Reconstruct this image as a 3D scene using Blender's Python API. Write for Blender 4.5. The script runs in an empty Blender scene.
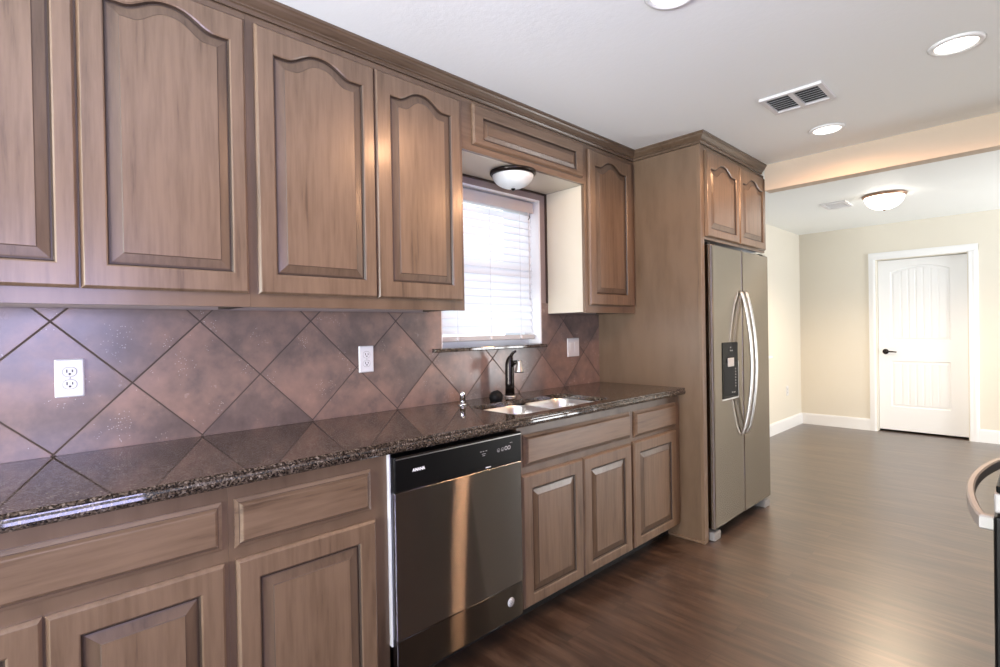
import bpy, bmesh, math, random
from mathutils import Vector, Matrix
random.seed(7)
S = bpy.context.scene
COL = S.collection
PI = math.pi

# ------------------------------------------------------------------ camera
CAM = Vector((2.1325, 0.0, 1.2819))
yaw, pitch, roll, fpx = 0.8096, -0.0071, 0.0173, 520.38
cy, sy, cp, sp, cr, sr = math.cos(yaw), math.sin(yaw), math.cos(pitch), math.sin(pitch), math.cos(roll), math.sin(roll)
R0 = Vector((cy, sy, 0)); F = Vector((-sy * cp, cy * cp, sp)); U0 = Vector((sy * sp, -cy * sp, cp))
R1 = R0 * cr - U0 * sr; U1 = R0 * sr + U0 * cr
cam = bpy.data.cameras.new('camera'); cam_o = bpy.data.objects.new('camera', cam); COL.objects.link(cam_o)
cam.sensor_width = 36; cam.lens = fpx * 36 / 1000; cam.clip_start = 0.02
cam_o.matrix_world = Matrix(((R1.x, U1.x, -F.x, CAM.x), (R1.y, U1.y, -F.y, CAM.y), (R1.z, U1.z, -F.z, CAM.z), (0, 0, 0, 1)))
S.camera = cam_o

# ------------------------------------------------------------------ world, exposure, daylight
S.view_settings.view_transform = 'Standard'
S.view_settings.look = 'None'
S.view_settings.gamma = 1
S.view_settings.use_curve_mapping = False
S.view_settings.exposure = 0.06
W = bpy.data.worlds.new('sky'); S.world = W; W.use_nodes = True
bg = W.node_tree.nodes['Background']; bg.inputs[0].default_value = (0.80, 0.90, 1.0, 1); bg.inputs[1].default_value = 0.8

def area(name, loc, face, sx, sy_, power, color):
    l = bpy.data.lights.new(name, 'AREA'); l.shape = 'RECTANGLE'; l.size = sx; l.size_y = sy_
    l.energy = power; l.color = color
    o = bpy.data.objects.new(name, l); COL.objects.link(o); o.location = loc
    o.rotation_euler = Vector(face).to_track_quat('-Z', 'Y').to_euler()
    return o
# daylight outside each window of the place
area('daylight_sink_window', (-0.42, 1.98, 1.66), (1, 0, 0), 1.0, 1.1, 6.5, (0.88, 0.94, 1.0))
area('daylight_side_window', (3.36, -0.05, 1.30), (-1, 0, 0.95), 1.55, 1.45, 115, (0.58, 0.57, 1.0))
area('daylight_back_window', (1.55, -3.30, 1.00), (0, 1, 1.1), 1.9, 1.7, 520, (0.96, 1.0, 0.99))
area('daylight_dining_patio', (4.95, 6.35, 0.95), (-1, 0, 0.6), 1.9, 2.0, 165, (0.96, 0.98, 1.0))

# ------------------------------------------------------------------ materials
def mat(name):
    m = bpy.data.materials.new(name); m.use_nodes = True
    return m, m.node_tree, m.node_tree.nodes, m.node_tree.links, m.node_tree.nodes['Principled BSDF']
def plain(name, c, rough=0.5, metal=0.0, coat=0.0, spec=0.5):
    m, t, n, l, b = mat(name)
    b.inputs['Base Color'].default_value = (*c, 1); b.inputs['Roughness'].default_value = rough
    b.inputs['Metallic'].default_value = metal; b.inputs['Coat Weight'].default_value = coat
    b.inputs['Specular IOR Level'].default_value = spec
    return m
def ramp(n, l, src, stops, interp='LINEAR'):
    r = n.new('ShaderNodeValToRGB'); r.color_ramp.interpolation = interp
    e = r.color_ramp.elements
    while len(e) > 1: e.remove(e[-1])
    e[0].position, e[0].color = stops[0][0], (*stops[0][1], 1)
    for p, c in stops[1:]:
        k = e.new(p); k.color = (*c, 1)
    l.new(src, r.inputs[0]); return r.outputs[0]
def math_n(n, l, op, a, b=None, c=None):
    k = n.new('ShaderNodeMath'); k.operation = op
    for i, v in enumerate((a, b, c)):
        if v is None: continue
        if isinstance(v, (int, float)): k.inputs[i].default_value = v
        else: l.new(v, k.inputs[i])
    return k.outputs[0]
def mix(n, l, fac, a, b, mode='MIX'):
    k = n.new('ShaderNodeMix'); k.data_type = 'RGBA'; k.blend_type = mode
    for i, v in ((0, fac), (6, a), (7, b)):
        if isinstance(v, (int, float)): k.inputs[i].default_value = v
        elif isinstance(v, tuple): k.inputs[i].default_value = (*v, 1)
        else: l.new(v, k.inputs[i])
    return k.outputs[2]
def noise(n, l, vec, scale, detail=4, rough=0.55):
    k = n.new('ShaderNodeTexNoise'); k.inputs['Scale'].default_value = scale
    k.inputs['Detail'].default_value = detail; k.inputs['Roughness'].default_value = rough
    l.new(vec, k.inputs['Vector']); return k.outputs[0]
def coords(n, l, scale=(1, 1, 1), kind='Object', rnd=False):
    tc = n.new('ShaderNodeTexCoord'); mp = n.new('ShaderNodeMapping'); mp.inputs['Scale'].default_value = scale
    if rnd:
        oi = n.new('ShaderNodeObjectInfo'); cx = n.new('ShaderNodeCombineXYZ')
        v = math_n(n, l, 'MULTIPLY', oi.outputs['Random'], 37.0)
        for i in range(3): l.new(v, cx.inputs[i])
        l.new(cx.outputs[0], mp.inputs['Location'])
    l.new(tc.outputs[kind], mp.inputs['Vector']); return mp.outputs[0]
def bump(n, l, b, h, strength, dist):
    k = n.new('ShaderNodeBump'); k.inputs['Strength'].default_value = strength; k.inputs['Distance'].default_value = dist
    l.new(h, k.inputs['Height']); l.new(k.outputs[0], b.inputs['Normal'])

WL, WM, WD = (0.190, 0.123, 0.077), (0.148, 0.094, 0.057), (0.070, 0.041, 0.024)
def wood(name, sc, k=1.0):
    m, t, n, l, b = mat(name)
    v = coords(n, l, sc, rnd=True)
    a = noise(n, l, v, 1.0, 6, 0.6)
    v2 = coords(n, l, tuple(max(s * 0.16, 1.2) for s in sc), rnd=True)
    c = noise(n, l, v2, 1.3, 3, 0.5)
    s = math_n(n, l, 'ADD', math_n(n, l, 'MULTIPLY', a, 0.55), math_n(n, l, 'MULTIPLY', c, 0.45))
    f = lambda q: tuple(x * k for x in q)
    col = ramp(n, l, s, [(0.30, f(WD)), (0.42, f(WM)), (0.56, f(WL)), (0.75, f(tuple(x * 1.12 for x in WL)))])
    l.new(col, b.inputs['Base Color'])
    b.inputs['Roughness'].default_value = 0.33; b.inputs['Specular IOR Level'].default_value = 0.5
    b.inputs['Coat Weight'].default_value = 0.25; b.inputs['Coat Roughness'].default_value = 0.18
    bump(n, l, b, a, 0.12, 0.002)
    return m
M = {}
M['wood_v'] = wood('glazed_wood_vertical', (70, 70, 5))
M['wood_h'] = wood('glazed_wood_horizontal', (70, 5, 70))
M['wood_x'] = wood('glazed_wood_panel', (12, 12, 2.2), 0.85)
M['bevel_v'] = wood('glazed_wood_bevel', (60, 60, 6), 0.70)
M['wood_dark'] = wood('glazed_wood_moulding', (60, 5, 60), 0.62)
M['glaze'] = plain('dark_glaze_in_grooves', (0.042, 0.025, 0.016), 0.42)
M['glaze_soft'] = plain('thin_glaze_line', (0.085, 0.053, 0.035), 0.42)
M['inside'] = plain('cabinet_carcass', (0.045, 0.030, 0.021), 0.6)  # darkened so the undersides carry the shadow line below the uppers
M['toe'] = plain('black_toe_kick', (0.012, 0.010, 0.009), 0.6)
M['white'] = plain('white_plastic', (0.72, 0.715, 0.73), 0.4)
M['trimwhite'] = plain('white_trim_paint', (0.84, 0.85, 0.86), 0.35)
M['cream'] = plain('cream_paint', (0.62, 0.565, 0.46), 0.45)
M['mauve'] = plain('taupe_paint', (0.30, 0.235, 0.215), 0.55)
M['black'] = plain('black_gloss_plastic', (0.004, 0.004, 0.004), 0.30, 0, 0, 0.25)
M['blackmatte'] = plain('black_matte', (0.005, 0.005, 0.005), 0.6, 0, 0, 0.2)
M['blackglass'] = plain('black_glass', (0.003, 0.003, 0.003), 0.25, 0, 0, 0.08)
M['bronze'] = plain('oil_rubbed_bronze', (0.022, 0.017, 0.015), 0.25, 0.7)
M['chrome'] = plain('chrome', (0.80, 0.80, 0.80), 0.12, 1.0)
M['nickel'] = plain('brushed_nickel', (0.66, 0.64, 0.61), 0.28, 1.0)
M['satin'] = plain('satin_steel_handle', (0.60, 0.58, 0.57), 0.32, 1.0)
M['greymetal'] = plain('grey_painted_metal', (0.16, 0.16, 0.17), 0.4, 0.3)
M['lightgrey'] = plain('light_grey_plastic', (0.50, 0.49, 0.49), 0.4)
M['footgrey'] = plain('mid_grey_plastic', (0.26, 0.25, 0.25), 0.45)
M['handle'] = plain('satin_oven_handle', (0.40, 0.38, 0.36), 0.5, 0.35)
M['markgrey'] = plain('printed_grey_marks', (0.42, 0.42, 0.42), 0.5)
M['markwhite'] = plain('printed_white_marks', (0.85, 0.85, 0.85), 0.5)
M['slot'] = plain('dark_socket_slots', (0.03, 0.03, 0.03), 0.5)
M['ventdark'] = plain('dark_duct', (0.035, 0.037, 0.037), 0.7)
M['bronzetrim'] = plain('warm_bronze_rim', (0.36, 0.22, 0.15), 0.35, 0.8)

def steel(name, base, rough, aniso, rot):
    m, t, n, l, b = mat(name)
    v = coords(n, l, (3, 3, 260))
    a = noise(n, l, v, 1.0, 3, 0.6)
    col = ramp(n, l, a, [(0.3, tuple(x * 0.94 for x in base)), (0.7, base)])
    l.new(col, b.inputs['Base Color'])
    g = n.new('ShaderNodeBsdfAnisotropic'); l.new(col, g.inputs['Color'])
    g.inputs['Roughness'].default_value = rough; g.inputs['Anisotropy'].default_value = aniso; g.inputs['Rotation'].default_value = rot
    tg = n.new('ShaderNodeTangent'); tg.direction_type = 'RADIAL'; tg.axis = 'Z'
    l.new(tg.outputs[0], g.inputs['Tangent']); l.new(g.outputs[0], n['Material Output'].inputs[0])
    return m
M['steel'] = steel('brushed_stainless', (0.255, 0.25, 0.255), 0.165, 0.93, 0.0)
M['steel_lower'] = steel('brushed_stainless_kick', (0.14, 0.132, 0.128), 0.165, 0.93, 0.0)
M['steel_fridge'] = steel('brushed_stainless_fridge', (0.37, 0.335, 0.295), 0.25, 0.8, 0.0)
M['sinksteel'] = plain('satin_sink_steel', (0.88, 0.86, 0.83), 0.33, 1.0)

def tile():
    m, t, n, l, b = mat('diagonal_slate_tile')
    tc = n.new('ShaderNodeTexCoord'); sx = n.new('ShaderNodeSeparateXYZ'); l.new(tc.outputs['Object'], sx.inputs[0])
    P = 0.413
    yy = math_n(n, l, 'ADD', sx.outputs['Y'], -0.104); zz = math_n(n, l, 'ADD', sx.outputs['Z'], -0.9185)
    a = math_n(n, l, 'DIVIDE', math_n(n, l, 'ADD', yy, zz), P)
    c = math_n(n, l, 'DIVIDE', math_n(n, l, 'SUBTRACT', yy, zz), P)
    def edge(q):
        f = math_n(n, l, 'FRACT', math_n(n, l, 'ADD', q, 20.0))
        return math_n(n, l, 'MINIMUM', f, math_n(n, l, 'SUBTRACT', 1.0, f))
    e = math_n(n, l, 'MINIMUM', edge(a), edge(c))
    mr = n.new('ShaderNodeMapRange'); mr.inputs[1].default_value = 0.0055; mr.inputs[2].default_value = 0.0115
    l.new(e, mr.inputs[0]); body = mr.outputs[0]
    ci = n.new('ShaderNodeCombineXYZ')
    l.new(math_n(n, l, 'FLOOR', math_n(n, l, 'ADD', a, 20.0)), ci.inputs[0]); l.new(math_n(n, l, 'FLOOR', math_n(n, l, 'ADD', c, 20.0)), ci.inputs[1])
    wn = n.new('ShaderNodeTexWhiteNoise'); wn.noise_dimensions = '3D'; l.new(ci.outputs[0], wn.inputs['Vector'])
    off = n.new('ShaderNodeVectorMath'); off.operation = 'MULTIPLY_ADD'
    l.new(wn.outputs['Color'], off.inputs[0]); off.inputs[1].default_value = (5, 5, 5); l.new(tc.outputs['Object'], off.inputs[2])
    big = noise(n, l, off.outputs[0], 5.5, 4, 0.55)
    med = noise(n, l, off.outputs[0], 17, 5, 0.65)
    s = math_n(n, l, 'ADD', math_n(n, l, 'MULTIPLY', big, 0.72), math_n(n, l, 'MULTIPLY', med, 0.28))
    s = math_n(n, l, 'ADD', s, math_n(n, l, 'MULTIPLY', math_n(n, l, 'SUBTRACT', wn.outputs['Value'], 0.5), 0.07))
    col = ramp(n, l, s, [(0.30, (0.105, 0.082, 0.076)), (0.45, (0.160, 0.118, 0.104)), (0.55, (0.225, 0.152, 0.126)), (0.70, (0.30, 0.190, 0.152))])
    # white pitted specks of the glaze
    sp1 = n.new('ShaderNodeTexVoronoi'); sp1.inputs['Scale'].default_value = 130; l.new(off.outputs[0], sp1.inputs['Vector'])
    patch = noise(n, l, off.outputs[0], 9, 3, 0.6)
    d = math_n(n, l, 'LESS_THAN', sp1.outputs['Distance'], 0.20)
    p = math_n(n, l, 'GREATER_THAN', patch, 0.60)
    dots = math_n(n, l, 'MULTIPLY', d, p)
    col = mix(n, l, math_n(n, l, 'MULTIPLY', dots, 0.55), col, (0.55, 0.48, 0.44))
    col = mix(n, l, body, (0.080, 0.061, 0.053), col)
    l.new(col, b.inputs['Base Color'])
    rg = n.new('ShaderNodeMapRange'); rg.inputs[3].default_value = 0.18; rg.inputs[4].default_value = 0.32
    l.new(med, rg.inputs[0]); l.new(mix(n, l, body, (0.85, 0.85, 0.85), rg.outputs[0]), b.inputs['Roughness'])
    l.new(math_n(n, l, 'MULTIPLY', body, 0.5), b.inputs['Specular IOR Level'])
    h = math_n(n, l, 'ADD', body, math_n(n, l, 'MULTIPLY', med, 0.35))
    bump(n, l, b, h, 0.35, 0.003)
    return m
M['tile'] = tile()

def granite():
    m, t, n, l, b = mat('brown_speckled_granite')
    v = coords(n, l)
    vo = n.new('ShaderNodeTexVoronoi'); vo.inputs['Scale'].default_value = 230; l.new(v, vo.inputs['Vector'])
    sv = n.new('ShaderNodeSeparateColor'); l.new(vo.outputs['Color'], sv.inputs[0])
    f = noise(n, l, v, 80, 5, 0.7); g = noise(n, l, v, 14, 3, 0.5)
    s = math_n(n, l, 'ADD', math_n(n, l, 'MULTIPLY', sv.outputs[0], 0.45), math_n(n, l, 'MULTIPLY', f, 0.62))
    s = math_n(n, l, 'ADD', s, math_n(n, l, 'MULTIPLY', g, 0.20))
    col = ramp(n, l, s, [(0.40, (0.007, 0.006, 0.005)), (0.54, (0.022, 0.016, 0.012)), (0.66, (0.060, 0.044, 0.032)), (0.80, (0.11, 0.085, 0.064)), (0.95, (0.24, 0.20, 0.165))])
    l.new(col, b.inputs['Base Color']); b.inputs['Roughness'].default_value = 0.045
    b.inputs['Specular IOR Level'].default_value = 0.7
    return m
M['granite'] = granite()

def floor_mat():
    m, t, n, l, b = mat('dark_wood_planks')
    tc = n.new('ShaderNodeTexCoord')
    br = n.new('ShaderNodeTexBrick'); l.new(tc.outputs['Object'], br.inputs['Vector'])
    br.offset = 0.37; br.inputs['Scale'].default_value = 1; br.inputs['Brick Width'].default_value = 1.22; br.inputs['Row Height'].default_value = 0.165
    br.inputs['Mortar Size'].default_value = 0.0016; br.inputs['Mortar Smooth'].default_value = 0.3
    br.inputs['Color1'].default_value = (0, 0, 0, 1); br.inputs['Color2'].default_value = (1, 1, 1, 1); br.inputs['Mortar'].default_value = (0.5, 0.5, 0.5, 1)
    off = n.new('ShaderNodeVectorMath'); off.operation = 'MULTIPLY_ADD'
    l.new(br.outputs['Color'], off.inputs[0]); off.inputs[1].default_value = (7, 7, 7); l.new(tc.outputs['Object'], off.inputs[2])
    mp = n.new('ShaderNodeMapping'); mp.inputs['Scale'].default_value = (3.0, 38, 1); l.new(off.outputs[0], mp.inputs['Vector'])
    a = noise(n, l, mp.outputs[0], 1.0, 7, 0.65)
    mp2 = n.new('ShaderNodeMapping'); mp2.inputs['Scale'].default_value = (1.5, 7, 1); l.new(off.outputs[0], mp2.inputs['Vector'])
    c = noise(n, l, mp2.outputs[0], 1.5, 3, 0.5)
    s = math_n(n, l, 'ADD', math_n(n, l, 'MULTIPLY', a, 0.6), math_n(n, l, 'MULTIPLY', c, 0.4))
    col = ramp(n, l, s, [(0.32, (0.014, 0.007, 0.004)), (0.46, (0.040, 0.020, 0.012)), (0.58, (0.086, 0.048, 0.029)), (0.75, (0.140, 0.088, 0.058))])
    col = mix(n, l, math_n(n, l, 'MULTIPLY', br.outputs['Fac'], 0.7), col, (0.02, 0.011, 0.008))
    l.new(col, b.inputs['Base Color']); b.inputs['Roughness'].default_value = 0.36; b.inputs['Specular IOR Level'].default_value = 0.9
    b.inputs['Coat Weight'].default_value = 0.6; b.inputs['Coat Roughness'].default_value = 0.30
    bump(n, l, b, a, 0.10, 0.002)
    return m
M['floor'] = floor_mat()

def paint(name, c, bs=0.05, sc=90, rough=0.55):
    m, t, n, l, b = mat(name); b.inputs['Base Color'].default_value = (*c, 1); b.inputs['Roughness'].default_value = rough
    v = coords(n, l); h = noise(n, l, v, sc, 4, 0.6); bump(n, l, b, h, bs, 0.004); return m
M['wallcream'] = paint('cream_wall_paint', (0.73, 0.69, 0.60))
M['beampaint'] = paint('tan_beam_paint', (0.60, 0.49, 0.385))
M['ceiling'] = paint('white_textured_ceiling', (0.91, 0.94, 0.935), 0.22, 45)

def emis(name, c, s):
    m, t, n, l, b = mat(name); b.inputs['Base Color'].default_value = (*c, 1)
    b.inputs['Emission Color'].default_value = (*c, 1); b.inputs['Emission Strength'].default_value = s; return m
M['lens'] = emis('lit_lamp_lens', (1.0, 0.90, 0.78), 9)
M['domeglow'] = emis('lit_frosted_glass', (1.0, 0.93, 0.82), 7.0)
def frosted():
    m, t, n, l, b = mat('unlit_frosted_glass'); b.inputs['Base Color'].default_value = (0.80, 0.86, 0.86, 1); b.inputs['Roughness'].default_value = 0.3
    b.inputs['Subsurface Weight'].default_value = 0.3; b.inputs['Subsurface Radius'].default_value = (0.05, 0.05, 0.05); return m
M['frosted'] = frosted()
def slatm():
    m, t, n, l, b = mat('white_blind_slat')
    b.inputs['Base Color'].default_value = (0.84, 0.89, 0.93, 1); b.inputs['Roughness'].default_value = 0.4
    tr = n.new('ShaderNodeBsdfTranslucent'); tr.inputs[0].default_value = (0.95, 0.97, 1.0, 1)
    mx = n.new('ShaderNodeMixShader'); mx.inputs[0].default_value = 0.55
    l.new(b.outputs[0], mx.inputs[1]); l.new(tr.outputs[0], mx.inputs[2]); l.new(mx.outputs[0], n['Material Output'].inputs[0]); return m
M['slat'] = slatm()
def glassm():
    m, t, n, l, b = mat('window_glass')
    b.inputs['Base Color'].default_value = (1, 1, 1, 1); b.inputs['Transmission Weight'].default_value = 1; b.inputs['Roughness'].default_value = 0.0; b.inputs['IOR'].default_value = 1.02
    return m
M['glass'] = glassm()

# ------------------------------------------------------------------ mesh helpers
class MB:
    def __init__(s): s.v = []; s.f = []; s.m = []; s.sm = []
    def add(s, vs, fs, mi=0, smooth=False):
        o = len(s.v); s.v += [tuple(x) for x in vs]
        for f in fs: s.f.append([i + o for i in f]); s.m.append(mi); s.sm.append(smooth)
        return s
    def box(s, x0, x1, y0, y1, z0, z1, mi=0, bev=0.0):
        if bev <= 0:
            vs = [(x, y, z) for x in (x0, x1) for y in (y0, y1) for z in (z0, z1)]
            return s.add(vs, [(0, 1, 3, 2), (4, 6, 7, 5), (0, 4, 5, 1), (2, 3, 7, 6), (0, 2, 6, 4), (1, 5, 7, 3)], mi)
        bm = bmesh.new()
        vs = [bm.verts.new((x, y, z)) for x in (x0, x1) for y in (y0, y1) for z in (z0, z1)]
        for f in [(0, 1, 3, 2), (4, 6, 7, 5), (0, 4, 5, 1), (2, 3, 7, 6), (0, 2, 6, 4), (1, 5, 7, 3)]: bm.faces.new([vs[i] for i in f])
        bmesh.ops.bevel(bm, geom=bm.edges[:] , offset=bev, segments=2, profile=0.5, affect='EDGES')
        s.frombm(bm, mi); return s
    def frombm(s, bm, mi=0, smooth=False):
        bm.verts.index_update()
        s.add([v.co[:] for v in bm.verts], [[v.index for v in f.verts] for f in bm.faces], mi, smooth); bm.free()
    def loft(s, rings, mi=0, close=True, cap0=False, cap1=False, smooth=False, mis=None):
        n = len(rings[0]); o = len(s.v)
        for r in rings: s.v += [tuple(p) for p in r]
        for k in range(len(rings) - 1):
            for i in range(n if close else n - 1):
                j = (i + 1) % n
                s.f.append([o + k * n + i, o + k * n + j, o + (k + 1) * n + j, o + (k + 1) * n + i])
                s.m.append(mis[k] if mis else mi); s.sm.append(smooth)
        if cap0: s.f.append([o + i for i in range(n)][::-1]); s.m.append(mis[0] if mis else mi); s.sm.append(False)
        if cap1: s.f.append([o + (len(rings) - 1) * n + i for i in range(n)]); s.m.append(mis[-1] if mis else mi); s.sm.append(False)
        return s
    def lathe(s, prof, c, axis='z', n=32, mi=0, mis=None, smooth=True):
        rings = []
        for r, h in prof:
            ring = []
            for i in range(n):
                a = 2 * PI * i / n; u, w = r * math.cos(a), r * math.sin(a)
                p = {'z': (u, w, h), 'x': (h, u, w), 'y': (w, h, u)}[axis]
                ring.append((c[0] + p[0], c[1] + p[1], c[2] + p[2]))
            rings.append(ring)
        return s.loft(rings, mi, True, prof[0][0] > 1e-5, prof[-1][0] > 1e-5, smooth, mis)
    def tube(s, pts, rad, n=16, mi=0, smooth=True, sq=None):
        """swept tube; rad number or list; sq=(w,h) gives a rounded rectangle section"""
        pts = [Vector(p) for p in pts]; rings = []; prev = None
        for k, p in enumerate(pts):
            t = (pts[min(k + 1, len(pts) - 1)] - pts[max(k - 1, 0)]).normalized()
            up = Vector((0, 0, 1)) if abs(t.z) < 0.95 else Vector((0, 1, 0))
            if prev is not None and abs(t.dot(prev)) < 0.95: up = prev
            a = (up - t * up.dot(t)).normalized(); b = t.cross(a); prev = a
            ring = []
            for i in range(n):
                q = 2 * PI * i / n
                if sq:
                    ca, sa = math.cos(q), math.sin(q); e = 0.45
                    ring.append(p + a * (sq[1] / 2 * math.copysign(abs(sa) ** e, sa)) + b * (sq[0] / 2 * math.copysign(abs(ca) ** e, ca)))
                else:
                    r = rad[k] if isinstance(rad, (list, tuple)) else rad
                    ring.append(p + a * (r * math.sin(q)) + b * (r * math.cos(q)))
            rings.append(ring)
        return s.loft(rings, mi, True, True, True, smooth)
    def build(s, name, mats, parent=None, origin=None):
        me = bpy.data.meshes.new(name)
        if parent is not None:
            org = Vector(parent['org'])
        else:
            if origin is None:
                xs = [v[0] for v in s.v]; ys = [v[1] for v in s.v]; zs = [v[2] for v in s.v]
                origin = ((min(xs) + max(xs)) / 2, (min(ys) + max(ys)) / 2, min(zs))
            org = Vector(origin)
        me.from_pydata([tuple(Vector(v) - org) for v in s.v], [], s.f)
        bm = bmesh.new(); bm.from_mesh(me); bmesh.ops.recalc_face_normals(bm, faces=bm.faces); bm.to_mesh(me); bm.free()
        for mm in (mats if isinstance(mats, (list, tuple)) else [mats]): me.materials.append(mm)
        me.polygons.foreach_set('material_index', s.m); me.polygons.foreach_set('use_smooth', s.sm)
        me.update()
        o = bpy.data.objects.new(name, me); COL.objects.link(o); o['org'] = tuple(org)
        if parent is None: o.location = org
        else: o.parent = parent
        return o
def root(name, loc, label, cat, group=None):
    o = bpy.data.objects.new(name, None); COL.objects.link(o); o.location = loc; o.empty_display_size = 0.05
    o['org'] = tuple(loc); tag(o, label, cat, group); return o
def tag(o, label, cat, group=None):
    o['label'] = label; o['category'] = cat
    if group: o['group'] = group
    return o
def struct(o): o['kind'] = 'structure'; return o
def box(name, m, x0, x1, y0, y1, z0, z1, parent=None, bev=0.0, origin=None):
    return MB().box(x0, x1, y0, y1, z0, z1, 0, bev).build(name, m, parent, origin)

def wall(name, axis, t0, t1, a0, a1, z0, z1, m, holes=()):
    """wall slab with rectangular openings; axis 'x': slab between x=t0..t1 running along y"""
    As = sorted({a0, a1, *[h[0] for h in holes], *[h[1] for h in holes]}); Zs = sorted({z0, z1, *[h[2] for h in holes], *[h[3] for h in holes]})
    b = MB()
    for i in range(len(As) - 1):
        for k in range(len(Zs) - 1):
            ca, cz = (As[i] + As[i + 1]) / 2, (Zs[k] + Zs[k + 1]) / 2
            if any(h[0] < ca < h[1] and h[2] < cz < h[3] for h in holes): continue
            if axis == 'x': b.box(t0, t1, As[i], As[i + 1], Zs[k], Zs[k + 1])
            else: b.box(As[i], As[i + 1], t0, t1, Zs[k], Zs[k + 1])
    o = b.build(name, m, None, (0, 0, 0)); return struct(o)

# ------------------------------------------------------------------ room shell
ZK, ZD, YB, YF = 2.4124, 2.445, 3.912, 7.50
WY0, WY1, WZ0, WZ1 = 1.612, 2.380, 1.192, 2.066          # sink window opening
struct(MB().box(-0.4, 4.6, -2.75, 7.9, -0.1, 0).build('floor', M['floor'], None, (0, 0, 0)))
struct(box('ceiling', M['ceiling'], -0.2, 4.6, -2.7, 4.02, ZK, ZK + 0.12, origin=(0, 0, 0)))
struct(box('ceiling', M['ceiling'], -0.25, 4.6, 4.02, 7.8, ZD, ZD + 0.1, origin=(0, 0, 0)))
wall('wall_left', 'x', -0.14, 0.0, -2.7, 3.99, 0, ZK, M['mauve'], [(WY0, WY1, WZ0 - 0.02, WZ1)])
wall('wall_dining_left', 'x', -0.2, -0.074, 3.99, YF, 0, ZD, M['wallcream'], [(4.75, 6.30, 0.93, 2.08)])
wall('wall_far', 'y', YF, YF + 0.13, -0.2, 4.6, 0, ZD, M['wallcream'], [(0.736, 1.562, 0, 2.036)])
wall('wall_right', 'x', 2.78, 2.90, -2.7, 2.55, 0, ZK, M['mauve'], [(-0.70, 0.62, 0.88, 2.12)])
wall('wall_back', 'y', -2.70, -2.58, 0.0, 2.78, 0, ZK, M['mauve'], [(0.65, 2.45, 0.6, 2.15)])
wall('wall_dining_right', 'x', 4.42, 4.55, 2.43, YF, 0, ZD + 0.1, M['wallcream'], [(5.55, 7.2, 0.02, 2.10)])
wall('wall_dining_near', 'y', 2.43, 2.55, 2.90, 4.55, 0, ZK, M['wallcream'])
struct(box('trim_1', M['beampaint'], 0.766, 4.42, YB, YB + 0.10, 2.232, ZK, origin=(0, 0, 0)))   # header beam
# hall beyond the far door keeps the gap under the door dark
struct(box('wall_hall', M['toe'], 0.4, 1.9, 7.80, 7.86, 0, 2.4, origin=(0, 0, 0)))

# baseboards
def baseboard(name, pts, h=0.138, t=0.016):
    b = MB()
    for (x0, x1, y0, y1) in pts:
        b.box(x0, x1, y0, y1, 0, h - 0.012); 
        cx0, cx1, cy0, cy1 = x0, x1, y0, y1
        b.box(x0 + (0 if x1 - x0 > 0.1 else 0), x1 - (0.006 if x1 - x0 < 0.1 else 0), y0 + (0.006 if y1 - y0 < 0.1 else 0), y1, h - 0.012, h)
    return struct(b.build(name, M['trimwhite'], None, (0, 0, 0)))
baseboard('baseboard_far', [(-0.058, 0.672, YF - 0.016, YF)])
baseboard('baseboard_far', [(1.641, 4.42, YF - 0.016, YF)])
baseboard('baseboard_left', [(-0.074, -0.058, 3.995, YF)])

# ------------------------------------------------------------------ far door
cas = MB()
def casing_bar(b, x0, x1, z0, z1, vert):
    for (a, c, t) in ((0, 1, 0.012), (0.12, 0.86, 0.018), (0.55, 0.80, 0.022)):
        if vert: b.box(x0 + (x1 - x0) * a, x0 + (x1 - x0) * c, YF - t, YF, z0, z1)
        else: b.box(x0, x1, YF - t, YF, z0 + (z1 - z0) * a, z0 + (z1 - z0) * c)
casing_bar(cas, 0.672, 0.738, 0, 2.036, True); casing_bar(cas, 1.560, 1.640, 0, 2.036, True); casing_bar(cas, 0.672, 1.640, 2.034, 2.114, False)
struct(cas.build('trim_2', M['trimwhite'], None, (0, 0, 0)))
jb = MB(); jb.box(0.736, 0.746, YF, YF + 0.13, 0, 2.026); jb.box(1.552, 1.562, YF, YF + 0.13, 0, 2.026); jb.box(0.736, 1.562, YF, YF + 0.13, 2.026, 2.036)
struct(jb.build('trim_3', M['wallcream'], None, (0, 0, 0)))
def panel_outline(u0, u1, v0, v1, a, i, n=33):
    top, bot = [], []
    for k in range(n):
        u = k / (n - 1)
        q = 2 * u - 1
        h = a * (1 - q * q)
        top.append((u0 + i + (u1 - u0 - 2 * i) * u, v1 - i - a + h)); bot.append((u0 + i + (u1 - u0 - 2 * i) * u, v0 + i))
    return top + bot[::-1]
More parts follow.
